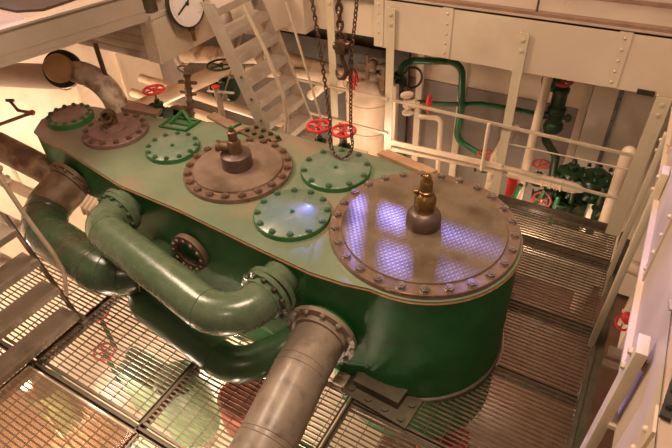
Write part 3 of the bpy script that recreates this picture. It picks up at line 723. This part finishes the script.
solid('open_pipe_end', b, rust_m, 'open end of a brown pipe behind the green bracket, black inside', 'pipe')
b = B(); b.tube([(-3.6,1.1,1.55), (-3.66,1.05,.85), (-3.70,1.05,LOW)], .04, 12)
for k in range(9): b.torus((-3.6-.0075*k, 1.1-.006*k, 1.52-.085*k), (.08,.05,1), .043, .01, 14, 6)
b.bar((-3.75,1.08,1.42), (-3.45,1.08,1.46), .04, .03); b.bar((-3.76,1.08,1.28), (-3.5,1.08,1.3), .03, .03); b.torus((-3.6,1.1,1.6), (.3,.2,1), .09, .012)
solid('threaded_rod', b, rust_m, 'dark rusty threaded rod standing between red handwheel and ladder', 'rod')
b = B(); b.tube([(-3.4,2.,1.75), (-3.43,1.3,.9), (-3.5,.95,LOW)], .012, 8); solid('thin_rod', b, rail_m, 'thin leaning cream rod left of the ladder', 'rod')
t = thing('capped_post', 'short cream post with a red cap left of the ladder foot', 'post', (-3.2,1.2,.9))
part('shaft', B().tube([(-3.01,1.2,LOW), (-3.26,1.2,1.40)], .038, 12), rail_m, t); part('cap', B().lathe([(0,0), (.05,0), (.05,.02), (.02,.035), (0,.035)], (-3.26,1.2,1.39), seg=16), red_m, t, 'red cap')
b = B()
b.bar((-3.55,1.35,1.22), (-2.8,1.0,1.5), .03, .02); b.bar((-2.4,1.2,1.1), (-3.0,.9,1.0), .03, .02)
solid('support_bar', b, rail_m, 'thin cream cross bar running behind the capped post', 'bar')
b = B()
for k in range(5):
    b.bar((-5.6+.75*k,2.9,-.9), (-5.1+.75*k,2.0,-.75), .06, .05)
solid('cable_tray', b, girder_l, 'row of pale bars deep below the ladder', 'tray')

# planks on the back edge
b = B(); b.extr([(-3.0,.70,1.275), (-2.45,.56,1.275), (-2.42,.66,1.275), (-2.98,.82,1.275)], (0,0,.03)); solid('plank', b, wood_dk, 'reddish brown plank behind the middle lid, left of the rusty bolted plate', 'plank')
b = B(); b.extr([(-.86,.86,1.275), (-.25,.735,1.275), (-.20,.84,1.275), (-.80,.97,1.275)], (0,0,.035)); solid('plank', b, wood_m, 'light orange-brown plank behind the largest lid', 'plank')
b = B(); b.extr([(-4.15,.36,1.275), (-3.55,.44,1.275), (-3.58,.58,1.275), (-4.15,.56,1.275)], (0,0,.05)); solid('plank', b, wood_dk, 'dark brown board behind the small maroon lid', 'plank')
b = B(); b.box((-1.35,1.15,1.0), (.42,.14,.10), bev=.02); b.box((-1.1,1.15,-.55), (.1,.1,2.9)); b.box((-1.0,1.12,.95), (.25,.16,.08), bev=.02); solid('white_box', b, lag_m, 'small white block behind the right one of the two small red handwheels', 'box')

# ------------------------------------------------------------------ ladder
t = thing('ship_ladder', 'steel ladder with flat treads leaning up to the upper deck', 'ladder', (-2.3,1.4,0))
def lx(z): return -2.44 - .385 * (z - 1.17)
for y in (1.0, 1.75):
    b = B(); b.extr([(lx(0)-.095,y,0), (lx(0)+.095,y,0), (lx(2.5)+.095,y,2.5), (lx(2.5)-.095,y,2.5)], (0,.015,0)); s = part('stringer', b, steel_m, t)
for k in range(10):
    z = .2 + k * .25
    b = B(); b.box((lx(z)+.01, 1.38, z), (.20,.73,.012)); b.box((lx(z)+.11, 1.38, z-.035), (.01,.73,.08)); part('tread', b, steel_m, t)
for z in (.95, 1.2, 1.45, 1.7):
    part('bolt', B().nut((lx(z)+.01, .996, z+.03), .014, .01, False, (0,-1,0)), foot_m, t)
b = B(); b.tube(fillet([(-2.42,.96,2.55), (-2.22,.96,2.125), (-2.05,.96,1.65), (-2.03,.96,1.38), (-2.10,.96,1.1)], .25), .022, 10); part('handrail', b, rail_m, t)
b = B(); b.bar((-2.25,2.1,.0), (-3.0,2.05,2.3), .012, .05); b.tube([(-1.9,1.5,1.0), (-2.35,1.6,2.4)], .014, 8)
solid('brace_bar', b, rail_m, 'thin slanting bar right of the ladder', 'bar')

# ------------------------------------------------------------------ gauge
gl = V((-3.50,1.24,2.355)); gd = V((1,-.05,.12)).normalized()
t = thing('pressure_gauge', 'round white pressure gauge with black pointer on the landing box', 'gauge', gl)
q = gd.to_track_quat('Z', 'Y')
part('case', B().lathe([(0,-.07), (.24,-.07), (.27,-.03), (.27,.02), (.255,.025), (.25,.012), (0,.012)], gl, gd, seg=40), black_m, t)
part('dial', B().lathe([(0,.012), (.25,.012), (.25,.015), (0,.015)], gl, gd, seg=40), dial_m, t)
b = B()
for k in range(40):
    a = math.radians(-45 + k * 270 / 39); r0 = .205 if k % 4 else .185
    b.bar(gl + q @ V((r0*math.cos(a), r0*math.sin(a), .017)), gl + q @ V((0.232*math.cos(a), 0.232*math.sin(a), .017)), .004, .002, gd)
part('tick_marks', b, tick_m, t)
b = B(); b.bar(gl + gd*.022 + V((0,.035,.03)), gl + gd*.022 + V((0,-.17,-.075)), .018, .004, gd); b.cyl(gl + q @ V((0,0,.015)), gl + q @ V((0,0,.03)), .022, seg=12); part('pointer', b, ink_m, t)
part('connection', B().cyl(gl + V((.0,-.0,-.27)), gl + V((.04,-.02,-.42)), .022, seg=10).box(gl + V((.0,.0,-.28)), (.06,.07,.06)), brass, t, 'brass connection')
b = B(); b.box(gl + V((-.085,.0,-.06)), (.03,.34,.52), bev=.01); solid('gauge_bracket', b, girder_l, 'grey bracket holding the pressure gauge', 'bracket')
b = B(); b.cyl((-3.80,.98,2.31), (-3.80,.98,2.75), .08); solid('dark_bollard', b, foot_m, 'dark round stump on the landing left of the gauge', 'bollard')
b = B(); b.tube(fillet([(-3.35,1.55,2.36), (-3.3,1.5,2.36),(-3.02,1.35,2.25), (-2.98,1.25,1.8)], .15), .07, 14); solid('bent_duct', b, girder_l, 'bent grey duct between the pressure gauge and the ladder', 'duct')
b = B(); b.box((-3.2,2.1,2.1), (.8,.7,.42), bev=.01); solid('deck_box', b, girder_m, 'cream box girder piece behind the upper ladder', 'box')

# ------------------------------------------------------------------ left side
t = thing('lagged_elbow', 'dirty cream lagged elbow pipe with an ochre round cover at top left', 'pipe', (-4.9,.4,1.0))
part('lagging', B().tube(fillet([(-4.78,.30,1.70), (-4.22,.40,1.66), (-4.16,.46,.9)], .36), .14, 20), lag_dirty, t)
part('end_cover', B().lathe([(0,.0), (.15,0), (.165,-.02), (.165,-.07), (.12,-.08), (0,-.08)], (-4.63,.13,1.82), (.5,-.7,.5), seg=32), ochre_m, t, 'ochre disc cover')
part('collar', B().lathe([(0,0), (.22,0), (.22,-.08), (0,-.08)], (-4.70,.22,1.76), (.5,-.7,.5), seg=32), black_m, t, 'black collar')
b = B(); b.tube([(-7.34,.25,1.2), (-5.0,.40,1.52)], .16, 20); solid('grey_duct', b, girder_l, 'grey round duct passing below the left girder', 'duct')
b = B(); b.tube([(-4.25,.45,2.05), (-4.22,.42,1.2)], .028, 10); solid('olive_rod', b, brass_dk, 'olive brown upright rod beside the lagged elbow', 'rod')
t = thing('crank_lever', 'dark brown bent lever above the rusty pipe at left', 'lever', (-5.2,-.2,1.0))
part('arm', B().tube([(-5.9,-.35,.95), (-4.95,-.2,1.33)], .022, 8).tube([(-4.95,-.2,1.33), (-5.25,-.2,1.29), (-5.33,-.2,1.40)], .02, 8), rust_m, t)
part('knob', B().sph((-4.95,-.2,1.33), .035), dull_red, t); part('handle', B().tube([(-5.37,-.22,1.41), (-5.28,-.18,1.41)], .02, 8), rust_m, t)
b = B(); b.tube(fillet([(-6.3,-.6,.85), (-5.4,-.55,.95), (-4.75,-.45,.72), (-4.5,-.35,.45)], .3), [.17]*3 + [.17]*31, 20)
solid('rusty_pipe', b, rust_pl, 'rust-brown pipe with peeling skin at the left edge', 'pipe')
for i, (y, z, lab) in enumerate(((-.75,.62,'upper'), (-1.05,.3,'middle'), (-1.4,.0,'lower'))):
    b = B(); b.tube([(-6.4,y,z), (-4.65,y+.12,z-.25)], .075, 14); solid('side_pipe', b, lag_dirty if i else lag_m, lab + ' one of three short dusty pipes left of the thick dark green pipe', 'pipe', 'three dusty pipes at the left edge')
b = B(); b.lathe([(0,0), (.06,0), (.06,.04), (.03,.06), (.03,.2), (.08,.22), (0,.24)], (-5.15,-.75,.62), (.2,-.3,1), seg=16); solid('small_valve', b, lag_dirty, 'small corroded fitting in front of the rusty pipe at left', 'valve')

# stair at lower left
t = thing('perforated_stair', 'steel stair with perforated treads at the lower left', 'stair', (-3.2,-1.9,0))
b = B(); b.extr([(-3.13,-1.6,-.0), (-3.02,-1.6,.0), (-3.42,-1.6,1.32), (-3.53,-1.6,1.32)], (0,.015,0)); part('stringer', b, grate_top, t)
part('foot', B().box((-3.07,-1.58,.02), (.16,.09,.04), bev=.005), grate_top, t)
for k, z in enumerate((.16, .50, .84, 1.18)):
    x = -3.08 - .303 * z
    b = B(); b.box((x-.03,-2.16,z), (.24,1.1,.012)); b.box((x+.09,-2.16,z-.03), (.012,1.1,.06)); b.box((x-.15,-2.16,z-.03), (.012,1.1,.06))
    tr = part('tread', b, perf_m, t)
b = B(); b.tube(fillet([(-3.40,-1.6,2.35), (-3.13,-1.6,1.83), (-3.04,-1.6,1.44), (-2.91,-1.6,1.11), (-2.88,-1.6,.84), (-3.06,-1.6,.45)], .2), .021, 12); part('handrail', b, rail_m, t, 'cream bent handrail')

# ------------------------------------------------------------------ chains and hook
def chain(name, pts, label, L=.05, r=.0065, group=None, w=.55):
    pts = [V(p) for p in pts]; seg = []; b = B()
    total = sum((q-p).length for p, q in zip(pts, pts[1:])); n = int(total / (L*.72))
    def at(s):
        for p, q in zip(pts, pts[1:]):
            l = (q-p).length
            if s <= l: return p + (q-p) * (s/l), (q-p).normalized()
            s -= l
        return pts[-1], (pts[-1]-pts[-2]).normalized()
    for i in range(n):
        c, d = at((i+.5) * total / n)
        u = d.orthogonal().normalized(); u = Matrix.Rotation((i % 2) * PI/2 + .5, 3, d) @ u
        loop = []
        for k in range(12):
            a = 2*PI*k/12; ca, sa = math.cos(a), math.sin(a)
            loop.append(c + d * (ca * L * .5) + u * (sa * L * w * .5))
        b.tube(loop, r, 6, closed=True)
    return solid(name, b, chain_m, label, 'chain', group)
loop = [(-1.363,.6,2.832), (-1.30,.6,2.318), (-1.248,.6,1.723)] + [(-1.262,.6,1.45), (-1.23,.59,1.385), (-1.18,.57,1.352), (-1.12,.56,1.348), (-1.06,.57,1.37), (-1.015,.59,1.44), (-1.005,.6,1.52)] + [(-1.02,.6,1.723), (-1.0,.6,2.371), (-.932,.6,2.884)]
loop = [loop[0]] + loop
chain('chain', [(-1.385,.6,3.1)] + loop[1:] + [(-.91,.6,3.1)], 'long thin rusty hand chain hanging in a loop over the green lid', .055, .0062)
chain('chain', [(-1.11,.6,3.1), (-1.095,.6,2.56)], 'short thick rusty hoist chain carrying the hook', .085, .0125)
t = thing('hoist_hook', 'rusty iron hook block hanging on the thick chain', 'hook', (-1.1,.6,2.1))
part('block', B().box((-1.09,.6,2.47), (.11,.09,.12), bev=.02).cyl((-1.16,.6,2.47), (-1.0,.6,2.50), .035), chain_m, t)
part('shackle', B().torus((-1.095,.6,2.56), (0,1,.1), .045, .013), chain_m, t)
part('hook', B().tube([(-1.09,.6,2.41), (-1.09,.6,2.36), (-1.055,.6,2.30), (-1.05,.6,2.24), (-1.08,.6,2.19), (-1.125,.6,2.18), (-1.15,.6,2.21), (-1.155,.6,2.25)], [.022,.022,.022,.024,.024,.022,.016,.008], 10), chain_m, t)
chain('chain', [(-1.02,.6,2.47), (-1.0,.6,2.35), (-1.02,.6,2.18)], 'short slack piece of chain beside the hook', .06, .009)

# ------------------------------------------------------------------ right side below the girder
b = B(); b.tube([(1.75,2.5,-.5), (2.4,2.35,-.52)], .09, 16); solid('lagged_pipe', b, lag_m, 'short cream pipe end below the right girder', 'pipe')
b = B(); b.box((2.15,2.3,-1.0), (.3,.9,.7), bev=.01); b.box((1.95,2.2,-.8), (.04,.04,.9)); b.bar((1.9,2.1,-.9), (2.3,2.1,-.85), .03, .03); solid('cream_cabinet', b, cream_wall, 'cream cabinet panel deep below the right girder', 'cabinet')
b = B(); b.sph((1.93,1.72,-.62), .07); b.box((2.0,1.75,-.68), (.16,.1,.07)); b.torus((1.9,1.65,-.66), (.3,-.4,1), .08, .015); solid('red_fitting', b, red_m, 'red fitting deep below the right girder', 'valve')
b = B(); b.box((2.15,1.4,-.9), (.6,.12,.05)); b.box((2.15,1.3,-1.0), (.7,.06,.05)); solid('steel_ledge', b, girder_l, 'brown steel ledge under the red fitting', 'ledge')
b = B(); b.bar((1.585,-1.36,2.52), (2.0,-1.3,2.53), .06, .014); solid('flat_bar', b, steel_m, 'flat grey bar end over the right girder', 'bar')
b = B(); b.bar((1.62,-1.92,2.515), (1.66,-1.60,2.53), .035, .02)
for k in range(4): b.nut((1.625+.01*k,-1.88+.075*k,2.528+.003*k), .012, .01, True)
b.bar((1.63,-1.72,2.52), (1.85,-1.66,2.56), .05, .014)
solid('black_bracket', b, black_m, 'black perforated iron bracket at the bottom right corner', 'bracket')
b = B(); b.box((1.595,-1.47,2.24), (.012,.02,.06)).box((1.59,-1.45,2.22), (.012,.05,.012)); solid('bolt_clip', b, brass_dk, 'small brown clip on the right girder above the nearest post', 'clip')

# ------------------------------------------------------------------ machinery below the grating
t = thing('lower_pump', 'pale green pump casing seen through the grating below the stair', 'pump', (-2.9,-1.35,-1.9))
b = B(); b.lathe([(0,-1.95), (.32,-1.95), (.32,-1.1), (.25,-.95), (.12,-.9), (0,-.9)], (-2.35,-1.25,0), seg=24); b.box((-2.9,-1.3,-1.5), (.6,.35,.9), bev=.04); b.cyl((-3.2,-1.2,-1.1), (-2.3,-1.2,-1.1), .1)
part('body', b, green_pale, t)
b = B(); b.lathe([(0,-1.4), (.3,-1.4), (.3,-1.0), (.26,-.96), (0,-.96)], (-1.55,-1.05,0), seg=28); solid('red_drum', b, dull_red, 'dull red drum seen through the grating below the lowest green pipe', 'drum')
b = B(); b.box((-.95,-1.4,-1.3), (1.0,.7,.1), bev=.01); b.box((-.95,-1.4,-1.65), (.9,.6,.6)); solid('pale_green_casing', b, green_pale, 'pale green casing seen through the grating beside the grey pipe', 'casing')
for (x, y, z, lab) in ((-4.2,-.9,-1.2,'left'), (-3.75,-1.25,-1.35,'right')):
    t = thing('handwheel_stand', lab + ' one of two red handwheels on stands seen through the grating beside the stair', 'valve', (x,y,-2), 'red handwheels under the grating')
    part('handwheel', handwheel(B(), (x,y,z), (.1,0,1), .13, .016), red_m, t); part('stand', B().cyl((x,y,z), (x,y,-2), .03), green_vlv, t)
b = B(); b.box((.55,-.35,-1.2), (.5,.35,.3), bev=.05); b.cyl((.55,-.35,-1.2), (.55,-.35,-2), .08); solid('red_machine', b, red_m, 'red machine part seen through the grating just right of the cylinder foot', 'machine')
b = B(); b.box((.8,-1.05,-1.5), (.4,.3,.5), bev=.03); b.box((.1,-1.5,-1.2), (.5,.12,.12)); solid('brown_machine', b, dull_red, 'dull red machine part under the bottom grating panel', 'machine')
t = thing('bulkhead_lamp', 'lit lamp glaring up through the grating at the lower left', 'lamp', (-3.27,-2.29,-2))  # bulb added in the line of sight to make the glint
part('bulb', B().sph((-3.27,-2.29,-.36), .05), glint_glow, t); part('stand', B().cyl((-3.27,-2.29,-2), (-3.27,-2.29,-.40), .02).cyl((-3.27,-2.29,-.46), (-3.27,-2.29,-.40), .06), steel_m, t)
b = B(); b.lathe([(0,-2), (.2,-2), (.22,-1.2), (0,-1.1)], (-3.9,-2.0,0), seg=20); solid('green_drum', b, green_pale, 'pale green drum below the stair treads', 'drum')
b = B(); b.box((-.33,-.92,.02), (.12,.14,.06), bev=.005); b.box((-.36,-1.0,-.02), (.16,.04,.02)); 
t = solid('small_box', b, white_pt, 'small cream box at the left of the cylinder foot', 'box')

# ------------------------------------------------------------------ lights
def point(loc, e, col, r=.12):
    l = bpy.data.lights.new('lamp', 'POINT'); l.energy = e; l.color = col; l.shadow_soft_size = r
    o = bpy.data.objects.new('lamp', l); COL.objects.link(o); o.location = loc
def area(loc, target, e, col, sx, sy):
    l = bpy.data.lights.new('lamp_area', 'AREA'); l.shape = 'RECTANGLE'; l.size = sx; l.size_y = sy; l.energy = e; l.color = col
    o = bpy.data.objects.new('lamp_area', l); COL.objects.link(o); o.location = loc
    o.rotation_euler = (V(target) - V(loc)).to_track_quat('-Z', 'Y').to_euler()
W = (1., .75, .54); W2 = (1., .745, .53)
area((.4,-1.0,7.2), (-1,.3,0), 330, W2, 2.2, 1.2)
area((-5.0,-.8,6.6), (-.5,.3,0), 380, W2, 1.8, 1.8)
point((.6,-4.8,5.2), 150, W2, .25)  # added unseen fill, brightens the faces toward the camera
for p, e in (((-6.2,.9,.0), 75), ((-6.2,-1.6,-.6), 110), ((-4.9,2.2,-.9), 90), ((-3.0,2.75,-.9), 65), ((-3.3,-2.6,-1.5), 150), ((-.9,-2.6,-1.5), 140),
             ((-1.75,1.75,.2), 34), ((.9,3.3,-.9), 26), ((.6,2.3,-.2), 10), ((.8,1.0,-1.5), 12), ((.9,-2.2,-1.4), 18), ((-2.2,-.4,-1.5), 70)):
    point(p, e, W, .08)
sl = bpy.data.lights.new('daylight', 'SUN'); sl.energy = 4.2; sl.color = (.20, .23, 1.); sl.angle = math.radians(1.0)
so = bpy.data.objects.new('daylight', sl); COL.objects.link(so); so.rotation_euler = V((.41,-.91,-.55)).to_track_quat('-Z', 'Y').to_euler()
w = bpy.data.worlds.new('world'); sc.world = w; w.use_nodes = True
w.node_tree.nodes['Background'].inputs[0].default_value = (1., .70, .48, 1); w.node_tree.nodes['Background'].inputs[1].default_value = .15
sc.view_settings.view_transform = 'Standard'; sc.view_settings.look = 'None'; sc.view_settings.gamma = 1; sc.view_settings.use_curve_mapping = False
sc.view_settings.exposure = .08
